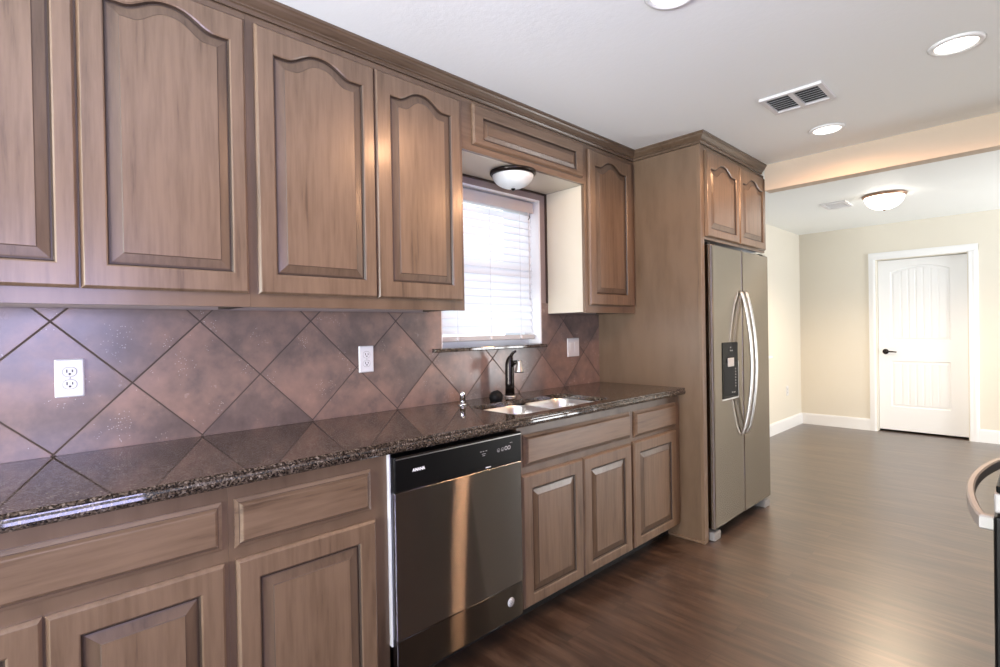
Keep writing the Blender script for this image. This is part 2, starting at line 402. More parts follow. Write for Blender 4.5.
def door_slab():
    y0, y1 = YF + 0.085, YF + 0.122   # front face y0
    X0, X1, Z0, Z1 = 0.749, 1.549, 0.022, 2.022
    b = MB(); n = 33
    ps = [(0.865, 1.402, 1.075, 1.945, 0.060), (0.865, 1.402, 0.295, 0.835, 0.0)]
    zs = [Z0, 0.565 + 0.39, Z1]        # split of the rails between the two panels
    for (u0, u1, v0, v1, a), (r0, r1) in zip(ps[::-1], ((Z0, 0.955), (0.955, Z1))):
        outer = [(X0 + (X1 - X0) * k / (n - 1), r1) for k in range(n)] + [(X1 - (X1 - X0) * k / (n - 1), r0) for k in range(n)]
        rings = [[(u, y0, v) for u, v in outer]]
        for i, d in ((0, 0), (0.006, 0.007), (0.016, 0.008), (0.034, 0.004)):
            rings.append([(u, y0 + d, v) for u, v in panel_outline(u0, u1, v0, v1, a, i, n)])
        b.loft(rings)
    b.box(X0, X1, y0 + 0.0105, y1, Z0, Z1)
    b.loft([[(X0, y0, Z0), (X1, y0, Z0), (X1, y0, Z1), (X0, y0, Z1)], [(X0, y0 + 0.0105, Z0), (X1, y0 + 0.0105, Z0), (X1, y0 + 0.0105, Z1), (X0, y0 + 0.0105, Z1)]])
    d = struct(b.build('door_1', M['trimwhite'], None, (1.156, YF + 0.1, 0)))
    for (u0, u1, v0, v1, a) in ps:      # beadboard insets
        p = MB(); i = 0.034; nb = 7
        w = (u1 - u0 - 2 * i)
        m_ = 12 * nb
        topf = lambda u: v1 - i - a + a * (1 - (2 * u - 1) ** 2)
        cols = []
        for k in range(m_ + 1):
            u = k / m_; fr = (u * nb) % 1; dd = 0.003 if (fr < 0.09 or fr > 0.91) and 0.03 < u < 0.97 else 0.0
            cols.append((u0 + i + w * u, y0 + 0.004 + dd, v0 + i, topf(u)))
        vs = [(c[0], c[1], c[2]) for c in cols] + [(c[0], c[1], c[3]) for c in cols]
        p.add(vs, [(k, k + 1, m_ + 2 + k, m_ + 1 + k) for k in range(m_)])
        pp = p.build('door_panel', M['trimwhite'], d)
    h = MB()
    h.lathe([(0.0, 0), (0.031, 0), (0.031, -0.006), (0.024, -0.012), (0.011, -0.013), (0.011, -0.045), (0.0, -0.045)], (0.815, y0, 0.945), 'y', 24)
    h.tube([(0.812, y0 - 0.042, 0.945), (0.84, y0 - 0.045, 0.947), (0.88, y0 - 0.045, 0.945), (0.925, y0 - 0.040, 0.941)], [0.011, 0.010, 0.009, 0.007], 12)
    h.build('door_handle', M['bronze'], d)
door_slab()

# ------------------------------------------------------------------ windows
# sink window
wf = MB()
for (a, b_, c, d_) in ((WY0, WY0 + 0.045, WZ0, WZ1), (WY1 - 0.045, WY1, WZ0, WZ1), (WY0 + 0.045, WY1 - 0.045, WZ0, WZ0 + 0.05), (WY0 + 0.045, WY1 - 0.045, WZ1 - 0.05, WZ1), (WY0 + 0.045, WY1 - 0.045, 1.60, 1.645)):
    wf.box(-0.135, -0.095, a, b_, c, d_)
w1 = struct(wf.build('window_1', M['trimwhite'], None, (0, 1.99, 1.2)))
box('window_pane', M['glass'], -0.118, -0.114, WY0 + 0.045, WY1 - 0.045, WZ0 + 0.05, 1.60, w1)
box('window_pane', M['glass'], -0.118, -0.114, WY0 + 0.045, WY1 - 0.045, 1.645, WZ1 - 0.05, w1)
rv = MB(); t = 0.010                                                      # painted return of the opening
rv.box(-0.095, 0.004, WY0, WY0 + t, WZ0 + 0.001, WZ1); rv.box(-0.095, 0.004, WY1 - t, WY1, WZ0 + 0.001, WZ1); rv.box(-0.095, 0.004, WY0 + t, WY1 - t, WZ1 - t, WZ1)
rv.build('window_return', M['trimwhite'], w1)
def simple_window(name, axis, t0, t1, a0, a1, z0, z1, org):
    b = MB(); w = 0.05; am = (a0 + a1) / 2
    for (p, q, r, s) in ((a0, a0 + w, z0, z1), (a1 - w, a1, z0, z1), (a0 + w, a1 - w, z0, z0 + w), (a0 + w, a1 - w, z1 - w, z1), (am - 0.02, am + 0.02, z0 + w, z1 - w)):
        if axis == 'x': b.box(t0, t1, p, q, r, s)
        else: b.box(p, q, t0, t1, r, s)
    o = struct(b.build(name, M['trimwhite'], None, org)); return o
w2 = simple_window('window_2', 'x', -0.17, -0.13, 4.75, 6.30, 0.93, 2.08, (0, 5.5, 0.9))
box('window_sill', M['trimwhite'], -0.135, -0.030, 4.70, 6.37, 0.905, 0.929, w2, 0.004)
simple_window('window_3', 'x', 2.81, 2.86, -0.70, 0.62, 0.88, 2.12, (2.85, 0, 0.9))
simple_window('window_4', 'y', -2.66, -2.62, 0.65, 2.45, 0.6, 2.15, (1.5, -2.6, 0.6))
simple_window('window_5', 'x', 4.46, 4.51, 5.55, 7.2, 0.02, 2.10, (4.5, 5.7, 0))

# blind in the sink window
bl = root('window_blind', (-0.045, 2.0, 1.215), 'white horizontal slatted blind hanging in the window over the sink', 'blind')
b0, b1 = WY0 + 0.014, WY1 - 0.030
sl = MB(); zt, zb, ns = 1.975, 1.262, 17
for k in range(ns):
    z = zb + (zt - zb) * (k + 0.5) / ns; tl = math.radians(62); hw = 0.0255
    ang = tl + random.uniform(-0.03, 0.03)
    rows = []
    for q in (-1, -0.5, 0, 0.5, 1):
        cx_ = -0.050 + q * hw * math.cos(ang) ; cz_ = z - q * hw * math.sin(ang)
        bow = 0.0025 * (1 - q * q)
        rows.append((cx_ + bow * math.sin(ang), cz_ + bow * math.cos(ang)))
    sl.loft([[(x, b0 + 0.004, zz) for x, zz in rows] + [(x - 0.0016, b0 + 0.004, zz - 0.001) for x, zz in rows[::-1]], [(x, b1 - 0.004, zz) for x, zz in rows] + [(x - 0.0016, b1 - 0.004, zz - 0.001) for x, zz in rows[::-1]]], 0, True, True, True)
sl.build('slats', M['slat'], bl)
box('headrail', M['lightgrey'], -0.080, -0.022, b0, b1, 1.985, 2.050, bl, 0.004)  # grey tone stands in for the backlit shade on the headrail
brl = MB().box(-0.078, -0.024, b0, b1, 1.222, 1.250, 0, 0.006)
brl.build('bottom_rail', M['lightgrey'], bl)
for yy in (b0 + 0.12, (b0 + b1) / 2, b1 - 0.12):
    MB().lathe([(0.0, 0.006), (0.010, 0.005), (0.012, 0.0), (0.0, 0.0)], (-0.024, yy, 1.236), 'x', 14).build('rail_button', M['white'], bl)
    MB().tube([(-0.0235, yy, 1.25), (-0.0235, yy, 1.984)], 0.0009, 6).build('ladder_cord', M['white'], bl)
wd = MB(); wd.tube([(-0.0145, b1 - 0.055, 1.985), (-0.013, b1 - 0.055, 1.975), (-0.0115, b1 - 0.053, 1.93), (-0.0115, b1 - 0.052, 1.46)], 0.0028, 8)
wd.build('tilt_wand', M['white'], bl)
MB().tube([(-0.0145, b1 - 0.05, 1.975), (-0.008, b1 - 0.045, 1.955), (-0.010, b1 - 0.058, 1.940)], 0.003, 8).build('wand_hook', M['greymetal'], bl)

# granite sill
o = box('window_sill_slab', M['granite'], -0.095, 0.032, 1.556, 2.362 + 0.03, 1.171, 1.1915, None, 0.004)
# notch the sill inside the opening only
bpy.data.objects.remove(o)
sb = MB(); sb.box(-0.095, 0.0, WY0, WY1, 1.1725, 1.1915); sb.box(0.0, 0.034, 1.552, 2.40, 1.1725, 1.1915, 0, 0.004)
tag(sb.build('window_sill_slab', M['granite']), 'narrow speckled granite sill slab under the blind', 'window sill')

# ------------------------------------------------------------------ backsplash, niche lining
tb = MB(); 
def tile_cells(b, ys, zs, holes, x0, x1):
    for i in range(len(ys) - 1):
        for k in range(len(zs) - 1):
            ca, cz = (ys[i] + ys[i + 1]) / 2, (zs[k] + zs[k + 1]) / 2
            if any(h[0] < ca < h[1] and h[2] < cz < h[3] for h in holes): continue
            b.box(x0, x1, ys[i], ys[i + 1], zs[k], zs[k + 1])
tile_cells(tb, [-0.60, 1.531, 1.552, WY0, WY1, 2.40, 2.438, 2.9635], [0.9145, 1.1725, 1.1915, 1.3735, 1.440], [(1.552, 2.40, 1.1725, 1.1915), (WY0, WY1, 1.1725, 2), (-1, 1.531, 1.3735, 2), (2.438, 3, 1.3735, 2)], 0.0002, 0.009)
tag(tb.build('tile_backsplash', M['tile'], None, (0, 0, 0)), 'mottled brown slate tile backsplash set diagonally above the granite countertop', 'backsplash')
nt = MB(); nt.box(0.0002, 0.010, 2.4285, 2.4385, 1.4405, 2.112); nt.box(0.0002, 0.010, 1.532, 2.4285, 2.102, 2.112)
struct(nt.build('trim_4', M['glaze'], None, (0, 0, 0)))

# ------------------------------------------------------------------ cabinet door / drawer builders (front faces +x)
def arch_top(u, a):
    q = abs(2 * u - 1)
    s0 = 0.74
    if q >= s0: return 0.0
    t_ = q / s0
    return a * (0.5 + 0.5 * math.cos(PI * t_ ** 1.25))
def outl(y0, y1, z0, z1, a, i, n=41):
    top, bot = [], []
    for k in range(n):
        u = k / (n - 1); y = y0 + i + (y1 - y0 - 2 * i) * u
        top.append((y, z1 - i + arch_top(u, a))); bot.append((y, z0 + i))
    return top + bot[::-1]
def strip_cap(b, ring, mi=0):
    n = len(ring) // 2
    b.add(ring, [(k, k + 1, 2 * n - 2 - k, 2 * n - 1 - k) for k in range(n - 1)], mi)
def cab_door(parent, y0, y1, z0, z1, xb, xf, stile=0.060, rt=0.088, rb=0.068, arch=0.045, name='door', horiz=False, stile2=None):
    n = 41 if arch else 3
    b = MB()
    rings = []; mis = []
    for i, x in ((0, xb), (0, xf - 0.009), (0.002, xf - 0.0065), (0.006, xf - 0.0015), (0.008, xf)):
        rings.append([(x, y, z) for y, z in outl(y0, y1, z0, z1, 0, i, n)])
    oy0, oy1, oz0, oz1 = y0 + stile, y1 - (stile2 or stile), z0 + rb, z1 - rt
    op = lambda i, x: [(x, y, z) for y, z in outl(oy0, oy1, oz0, oz1, arch, i, n)]
    rings += [op(-0.004, xf), op(0.0, xf - 0.0025), op(0.004, xf - 0.009)]
    b.loft(rings, 0, True, False, False, False, [0, 0, 0, 0, 0, 0, 1])
    strip_cap(b, [(xb, y, z) for y, z in outl(y0, y1, z0, z1, 0, 0, n)])
    wm = M['wood_h'] if horiz else M['wood_v']
    d = b.build(name, [wm, M['glaze']], parent)
    p = MB(); bw = min(0.039, (oz1 - oz0) * 0.30)
    pr = [op(0.001, xb + 0.002), op(0.004, xf - 0.0095), op(0.0072, xf - 0.0095), op(0.010, xf - 0.0085), op(bw - 0.004, xf - 0.0032), op(bw - 0.0015, xf - 0.0012), op(bw, xf - 0.0012)]
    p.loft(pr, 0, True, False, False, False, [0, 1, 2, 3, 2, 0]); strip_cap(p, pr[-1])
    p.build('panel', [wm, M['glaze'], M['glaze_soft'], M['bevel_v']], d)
    return d
def drawer_front(parent, y0, y1, z0, z1, xb, xf, name='drawer_front'):
    b = MB(); rings = []
    for i, x in ((0, xb), (0, xf - 0.014), (0.004, xf - 0.012), (0.010, xf - 0.0085), (0.012, xf - 0.0085), (0.018, xf - 0.0015), (0.021, xf)):
        rings.append([(x, y, z) for y, z in outl(y0, y1, z0, z1, 0, i, 3)])
    b.loft(rings, 0, True, False, False, False, [0, 0, 0, 1, 0, 0])
    strip_cap(b, rings[-1]); strip_cap(b, rings[0])
    return b.build(name, [M['wood_h'], M['glaze_soft']], parent)

# ------------------------------------------------------------------ base cabinets
XF, XD, YE = 0.586, 0.604, 2.9635
def base_cab(y0, y1, label, drawers, doors):
    r = root('base_cabinet', (0.3, (y0 + y1) / 2, 0), label, 'cabinet', 'base cabinets under the countertop')
    z0, z1 = 0.088, 0.8883
    c = MB(); t = 0.018
    c.box(0.012, XF - 0.02, y0, y0 + t, z0, z1); c.box(0.012, XF - 0.02, y1 - t, y1, z0, z1)
    c.box(0.012, XF - 0.02, y0 + t, y1 - t, z0, z0 + t); c.box(0.012, 0.02, y0 + t, y1 - t, z0 + t, z1)
    c.build('carcass', M['inside'], r)
    f = MB(); sv = 0.064; tf = 0.006 if len(drawers) and y0 > 1.5 and y1 < 2.44 else 0.02   # face frame
    f.box(XF - 0.02, XF, y0, y0 + sv, z0, z1); f.box(XF - 0.02, XF, y1 - sv, y1, z0, z1)
    for a, b_ in ((z0, 0.125), (0.645, 0.715), (0.80, z1)): f.box(XF - tf, XF, y0 + sv, y1 - sv, a, b_)
    if len(doors) == 2:
        m_ = (doors[0][1] + doors[1][0]) / 2; f.box(XF - 0.02, XF, m_ - 0.02, m_ + 0.02, 0.125, 0.645)
    f.build('face_frame', M['wood_x'], r)
    box('toe_kick', M['toe'], 0.49, 0.505, y0, y1, 0, z0, r)
    for d in drawers: drawer_front(r, *d, XF + 0.0005, XD)
    for d in doors: cab_door(r, *d, XF + 0.0005, XD, 0.060, 0.064, 0.052, 0.0)
    return r
base_cab(-0.345, 0.4335, 'base cabinet at the near left end with one wide drawer over two doors', [(-0.305, 0.418, 0.698, 0.828)], [(-0.305, 0.0495, 0.088, 0.662), (0.0545, 0.421, 0.088, 0.662)])
base_cab(0.434, 0.931, 'base cabinet left of the dishwasher with one drawer over one door', [(0.449, 0.868, 0.694, 0.829)], [(0.450, 0.880, 0.088, 0.662)])
base_cab(1.556, 2.4315, 'base cabinet under the sink with a long false front over two doors', [(1.594, 2.419, 0.692, 0.831)], [(1.575, 1.992, 0.092, 0.660), (1.997, 2.412, 0.092, 0.660)])
base_cab(2.432, YE - 0.001, 'narrow base cabinet beside the tall fridge panel with small drawer over one door', [(2.452, 2.915, 0.685, 0.829)], [(2.437, 2.902, 0.092, 0.666)])

# ------------------------------------------------------------------ countertop with sink cut-out
HX0, HX1, HY0, HY1 = 0.215, 0.568, 1.592, 2.290
def rrect(x0, x1, y0, y1, r, n=7):
    pts = []
    for (cx_, cy_, a0) in ((x1 - r, y1 - r, 0), (x0 + r, y1 - r, PI / 2), (x0 + r, y0 + r, PI), (x1 - r, y0 + r, 1.5 * PI)):
        for k in range(n + 1):
            a = a0 + PI / 2 * k / n; pts.append((cx_ + r * math.cos(a), cy_ + r * math.sin(a)))
    return pts
def countertop():
    x0, x1, y0, y1, zt_, zb_ = 0.0095, 0.632, -0.60, YE - 0.0008, 0.914, 0.874; zs_ = 0.889
    b = MB()
    hole = rrect(HX0, HX1, HY0, HY1, 0.055, 8)
    # front edge profile (ogee: eased top, small step, round belly), swept along y
    prof = [(x1 - 0.030, zt_), (x1 - 0.008, zt_), (x1 - 0.003, zt_ - 0.002), (x1 - 0.0012, zt_ - 0.006), (x1 - 0.004, zt_ - 0.011), (x1 - 0.0035, zt_ - 0.014), (x1, zt_ - 0.019), (x1 + 0.001, zt_ - 0.026), (x1 - 0.001, zt_ - 0.034), (x1 - 0.007, zb_), (x1 - 0.030, zb_), (x1 - 0.030, zs_)]
    b.loft([[(x, y0, z) for x, z in prof], [(x, y1, z) for x, z in prof]], 0, False, False, False, False)
    for z in (zt_, zs_):
        bm = bmesh.new()
        ov = [bm.verts.new((x, y, z)) for x, y in ((x0, y0), (x1 - 0.030, y0), (x1 - 0.030, y1), (x0, y1))]
        hv = [bm.verts.new((x, y, z)) for x, y in hole]
        es = [bm.edges.new((ov[i], ov[(i + 1) % 4])) for i in range(4)] + [bm.edges.new((hv[i], hv[(i + 1) % len(hv)])) for i in range(len(hv))]
        bmesh.ops.triangle_fill(bm, use_beauty=True, use_dissolve=False, edges=es)
        for f in [f for f in bm.faces if all(HX0 - 1e-4 <= v.co.x <= HX1 + 1e-4 and HY0 - 1e-4 <= v.co.y <= HY1 + 1e-4 for v in f.verts)]: bm.faces.remove(f)
        b.frombm(bm)
    b.loft([[(x, y, zt_) for x, y in hole], [(x, y, zs_) for x, y in hole]], 0, True)
    b.loft([[(x0, y0, zt_), (x0, y1, zt_)], [(x0, y0, zs_), (x0, y1, zs_)]], 0, False)
    for y in (y0, y1):
        b.add([(x0, y, zs_), (x1 - 0.03, y, zs_), (x1 - 0.03, y, zt_), (x0, y, zt_)], [(0, 1, 2, 3)])
        b.add([(x, y, z) for x, z in prof], [tuple(range(len(prof)))])
    return tag(b.build('countertop', M['granite'], None, (0, 0, 0)), 'long polished brown speckled granite countertop running to the fridge panel', 'countertop')
countertop()

# sink: two undermount bowls
sk = root('kitchen_sink', (0.39, 1.95, 0.70), 'stainless steel double bowl undermount sink set in the granite countertop', 'sink')
fl = MB(); 
zf = 0.8885
def bowl(y0, y1):
    b = MB(); x0, x1 = HX0 - 0.004, HX1 + 0.004
    lev = [(0.0, zf), (0.006, zf - 0.010), (0.010, zf - 0.05), (0.018, zf - 0.145), (0.035, zf - 0.172), (0.075, zf - 0.182)]
    rings = []
    for i, z in lev: rings.append([(x, y, z) for x, y in rrect(x0 + i, x1 - i, y0 + i, y1 - i, max(0.075 - i * 0.4, 0.03), 8)])
    b.loft(rings, 0, True, False, True, True)
    outer = []
    for i, z in reversed([(i - 0.004, z - 0.003) for i, z in lev]): outer.append([(x, y, z) for x, y in rrect(x0 + i, x1 - i, y0 + i, y1 - i, max(0.075 - i * 0.4, 0.03), 8)])
    b.loft(outer, 0, True, True, False, True)
    b.loft([outer[-1], [(x, y, zf) for x, y, z in rings[0]]], 0)
    o = b.build('bowl', M['sinksteel'], sk)
    MB().lathe([(0.0, 0.0), (0.012, 0.001), (0.03, 0.002), (0.043, 0.004), (0.045, 0.001)], ((x0 + x1) / 2, (y0 + y1) / 2, zf - 0.1815), 'z', 24).build('drain', M['chrome'], o)
bowl(HY0 - 0.004, 1.940); bowl(1.962, HY1 + 0.004)
MB().box(HX0 + 0.03, HX1 - 0.03, 1.9405, 1.9615, 0.850, 0.8875, 0, 0.004).build('divider', M['sinksteel'], sk)

# faucet
fa = root('kitchen_faucet', (0.109, 1.995, 0.9142), 'dark bronze single lever pull-out faucet standing behind the sink', 'faucet')
MB().lathe([(0.0, 0), (0.031, 0), (0.031, 0.006), (0.027, 0.010), (0.0, 0.010)], (0.109, 1.995, 0.9142), 'z', 28).build('base_ring', M['nickel'], fa)
ax = 0.109
MB().tube([(ax, 1.995, 0.923), (ax, 1.995, 0.99), (ax, 1.995, 1.06), (ax + 0.001, 1.995, 1.095), (ax + 0.004, 1.995, 1.115), (ax + 0.009, 1.995, 1.130), (ax + 0.013, 1.995, 1.140)], [0.0255, 0.0250, 0.0248, 0.0240, 0.020, 0.015, 0.010], 24).build('body', M['bronze'], fa)
MB().tube([(ax + 0.011, 1.995, 1.128), (ax + 0.016, 1.996, 1.143), (ax + 0.026, 1.998, 1.157), (ax + 0.044, 2.001, 1.165)], [0.0105, 0.0095, 0.0085, 0.006], 14).build('lever_handle', M['bronze'], fa)
MB().tube([(ax + 0.012, 1.995, 1.085), (ax + 0.030, 1.995, 1.100), (ax + 0.048, 1.995, 1.105), (ax + 0.062, 1.995, 1.103)], [0.014, 0.0135, 0.0125, 0.011], 16).build('spout', M['bronze'], fa)
MB().lathe([(0.0, 0.060), (0.010, 0.060), (0.0135, 0.052), (0.0155, 0.035), (0.021, 0.015), (0.0265, 0.002), (0.0265, 0.0), (0.0, 0.0)], (ax + 0.074, 1.995, 1.056), 'z', 28).build('spray_head', M['nickel'], fa)
MB().lathe([(0.0, 0.0), (0.0262, 0.0), (0.0262, -0.004), (0.0, -0.005)], (ax + 0.074, 1.995, 1.0555), 'z', 24).build('spray_face', M['black'], fa)

# chrome air gap
ag = root('air_gap', (0.140, 1.634, 0.9142), 'small chrome cylindrical air gap cap standing left of the faucet', 'air gap')
MB().lathe([(0.0, 0), (0.0235, 0), (0.0235, 0.005), (0.016, 0.008), (0.0, 0.008)], (0.140, 1.634, 0.9142), 'z', 24).build('flange', M['chrome'], ag)
MB().lathe([(0.0145, 0.008), (0.0145, 0.056), (0.0135, 0.062), (0.009, 0.065), (0.0, 0.066)], (0.140, 1.634, 0.9142), 'z', 24).build('cap', M['chrome'], ag)
MB().box(0.1515, 0.1552, 1.6310, 1.6375, 0.938, 0.966, 0, 0.001).build('vent_slot', M['black'], ag)
# dark rounded lump beside the faucet
bm = bmesh.new(); bmesh.ops.create_icosphere(bm, subdivisions=4, radius=1)
for v in bm.verts:
    q = v.co.copy(); k = 1 + 0.05 * math.sin(9 * q.x + 1) * math.sin(8 * q.y) + 0.04 * math.sin(13 * q.z + 5 * q.y)
    v.co = Vector((q.x * 0.034 * k, q.y * 0.038 * k, max(q.z, -0.55) * 0.034 * k))
mb = MB(); bm.verts.index_update(); zmin = min(v.co.z for v in bm.verts)
for v in bm.verts: v.co += Vector((0.175, 1.83, 0.9143 - zmin))
mb.frombm(bm, 0, True)
tag(mb.build('scrub_pad', M['blackmatte']), 'black rounded scrub pad lying between the air gap and the faucet', 'scrub pad')

# ------------------------------------------------------------------ outlets
def plate(name, loc, label, kind):
    x, y, z = loc
    r = root(name, (x, y, z - 0.0585), label, 'outlet' if kind == 'outlet' else 'light switch', 'wall outlets' if kind == 'outlet' else None)
    b = MB(); w = 0.0365 if kind == 'outlet' else 0.060; h = 0.0595
    rg = []
    for i, d in ((0, 0), (0, 0.002), (0.003, 0.0055), (0.005, 0.006)): rg.append([(x + d, p, q) for p, q in rrect(y - w + i, y + w - i, z - h + i, z + h - i, 0.003, 4)])
    b.loft(rg, 0, True, True, True); b.build('cover_plate', M['white'], r)
    if kind == 'outlet':
        for s in (-1, 1):
            zc = z + s * 0.0195; f = MB()
            f.loft([[(x + 0.006, p, q) for p, q in rrect(y - 0.017, y + 0.017, zc - 0.014, zc + 0.014, 0.013, 6)], [(x + 0.0075, p, q) for p, q in rrect(y - 0.0165, y + 0.0165, zc - 0.0135, zc + 0.0135, 0.0125, 6)]], 0, True, False, True)
            so = f.build('socket', M['white'], r)
            MB().loft([[(x + 0.0061, p, q) for p, q in rrect(y - 0.0182, y + 0.0182, zc - 0.0152, zc + 0.0152, 0.014, 6)], [(x + 0.0064, p, q) for p, q in rrect(y - 0.0170, y + 0.0170, zc - 0.0140, zc + 0.0140, 0.013, 6)]], 0, True).build('socket_rim', M['footgrey'], so)
            k = MB(); k.box(x + 0.0074, x + 0.0080, y - 0.0085, y - 0.0055, zc - 0.002, zc + 0.008); k.box(x + 0.0074, x + 0.0080, y + 0.0050, y + 0.0080, zc - 0.001, zc + 0.007)
            k.lathe([(0.0032, 0), (0.0032, 0.0006)], (x + 0.0074, y, zc - 0.0065), 'x', 10); k.build('slots', M['slot'], so)
        MB().lathe([(0.003, 0), (0.003, 0.001), (0.0, 0.0015)], (x + 0.006, y, z), 'x', 10).build('screw', M['lightgrey'], r)
    else:
        for s in (-1, 1):
            yc = y + s * 0.023; f = MB()
            f.box(x + 0.006, x + 0.0068, yc - 0.0175, yc + 0.0175, z - 0.034, z + 0.034)
            f.add([(x + 0.0068, yc - 0.016, z - 0.032), (x + 0.0068, yc + 0.016, z - 0.032), (x + 0.0068, yc + 0.016, z + 0.032), (x + 0.0068, yc - 0.016, z + 0.032), (x + 0.0085, yc - 0.016, z + 0.031), (x + 0.0085, yc + 0.016, z + 0.031)], [(0, 1, 5, 4), (3, 4, 5, 2), (0, 4, 3), (1, 2, 5)])
            f.build('rocker', M['white'], r)
    return r
plate('wall_outlet', (0.0095, 0.147, 1.1535), 'white duplex outlet on the tile under the upper cabinet at far left', 'outlet')
plate('wall_outlet', (0.0095, 1.183, 1.160), 'white duplex outlet on the tile above the dishwasher, left of the window', 'outlet')
plate('light_switch', (0.0095, 2.676, 1.160), 'white double rocker switch plate on the tile right of the window', 'switch')
plate('wall_outlet', (-0.0735, 6.97, 0.47), 'white outlet low on the cream dining wall beyond the fridge', 'outlet')

# ------------------------------------------------------------------ dishwasher
DY0, DY1, DXF = 0.9375, 1.5465, 0.6227
dw = root('dishwasher', (0.3, 1.242, 0), 'stainless steel dishwasher with black control panel under the countertop', 'dishwasher')
box('tub', M['greymetal'], 0.03, 0.560, DY0 + 0.008, DY1 - 0.004, 0.092, 0.862, dw)
d = MB()
def rbox(b, x0, x1, y0, y1, z0, z1, r=0.004, mi=0): b.box(x0, x1, y0, y1, z0, z1, mi, r)
rbox(d, 0.5605, DXF, DY0, DY1, 0.236, 0.7365, 0.003); dd = d.build('door', M['steel'], dw)
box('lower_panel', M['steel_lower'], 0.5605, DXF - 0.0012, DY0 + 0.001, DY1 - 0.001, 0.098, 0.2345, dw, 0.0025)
cpn = MB(); rbox(cpn, 0.5605, DXF + 0.004, DY0 - 0.001, DY1 + 0.0005, 0.7378, 0.859, 0.005)
cpo = cpn.build('control_panel', M['black'], dw)
XC = DXF + 0.0041
box('trim_line', M['satin'], XC - 0.001, XC + 0.0012, DY0 + 0.004, DY1 - 0.004, 0.8490, 0.8525, cpo)
box('highlight_mark', M['markwhite'], XC - 0.001, XC + 0.0006, 1.345, 1.372, 0.7445, 0.7485, cpo)  # small white highlight painted at the control panel's lower edge
box('side_seal', M['white'], 0.562, 0.6010, DY0 - 0.0060, DY0 - 0.0012, 0.215, 0.868, dw)
box('toe_kick', M['toe'], 0.49, 0.505, DY0, DY1, 0, 0.090, dw)
def text_mesh(txt, size, o3, right, up, m, name, parent, bold=0.0):
    cu = bpy.data.curves.new(name, 'FONT'); cu.body = txt; cu.size = size; cu.extrude = 0.0003; cu.offset = bold; cu.align_x = 'CENTER'; cu.align_y = 'CENTER'
    to = bpy.data.objects.new(name, cu); COL.objects.link(to)
    dg = bpy.context.evaluated_depsgraph_get(); me = bpy.data.meshes.new_from_object(to.evaluated_get(dg))
    bpy.data.objects.remove(to); b = MB()
    R_, U_ = Vector(right), Vector(up); N_ = R_.cross(U_)
    b.add([Vector(o3) + R_ * v.co.x + U_ * v.co.y + N_ * v.co.z for v in me.vertices], [list(p.vertices) for p in me.polygons])
    return b.build(name, m, parent)
text_mesh('AMANA', 0.0145, (XC + 0.0004, 1.034, 0.8035), (0, 1, 0), (0, 0, 1), M['markwhite'], 'lettering', cpo, 0.0006)
ic = MB()                                                                 # indicator icons and buttons, printed
def ring(b, y, z, r, w=0.0012, x=XC, n=16):
    b.loft([[(x, y + (r - w) * math.cos(2 * PI * i / n), z + (r - w) * math.sin(2 * PI * i / n)) for i in range(n)], [(x + 0.0003, y + (r - w) * math.cos(2 * PI * i / n), z + (r - w) * math.sin(2 * PI * i / n)) for i in range(n)], [(x + 0.0003, y + r * math.cos(2 * PI * i / n), z + r * math.sin(2 * PI * i / n)) for i in range(n)], [(x, y + r * math.cos(2 * PI * i / n), z + r * math.sin(2 * PI * i / n)) for i in range(n)]])
for k, yy in enumerate((1.322, 1.335, 1.350)): ic.box(XC - 0.0003, XC + 0.0004, yy - 0.004, yy + 0.004, 0.811, 0.8135)
ic.box(XC - 0.0003, XC + 0.0004, 1.327, 1.346, 0.8015, 0.8035); ic.box(XC - 0.0003, XC + 0.0004, 1.330, 1.343, 0.7945, 0.7965)
ic.build('status_marks', M['markgrey'], cpo); ic = MB()
for yy in (1.415, 1.437): ring(ic, yy, 0.803, 0.0075)
for yy in (1.414, 1.437): ic.box(XC - 0.0003, XC + 0.0004, yy - 0.003, yy + 0.003, 0.799, 0.802)
for yy in (1.457, 1.474): ring(ic, yy, 0.805, 0.0085, 0.0035)
for yy in (1.482, 1.490): ic.box(XC - 0.0003, XC + 0.0004, yy - 0.0025, yy + 0.0025, 0.822, 0.824)
ic.build('button_marks', M['markgrey'], cpo)
lp = bpy.data.objects['lower_panel']
bd = MB(); yb, zb2, xb2 = 1.476, 0.172, DXF - 0.0012
bd.lathe([(0.0, 0.0), (0.0185, 0.0), (0.0185, 0.0012), (0.0, 0.0014)], (xb2, yb, zb2), 'x', 28, 0)
bo = bd.build('badge', M['white'], lp)
bs = MB()
ring(bs, yb, zb2, 0.0165, 0.0012, xb2 + 0.0014, 28)
for (dy, dz) in ((-0.0055, 0.004), (0.0055, 0.004), (-0.0055, -0.0055), (0.005, -0.0055)):
    bs.tube([(xb2 + 0.0015, yb + dy + 0.0042 * math.cos(a), zb2 + dz + 0.0042 * math.sin(a)) for a in [k * 0.5 for k in range(11)]], 0.0008, 6)
bs.build('badge_monogram', M['slot'], bo)

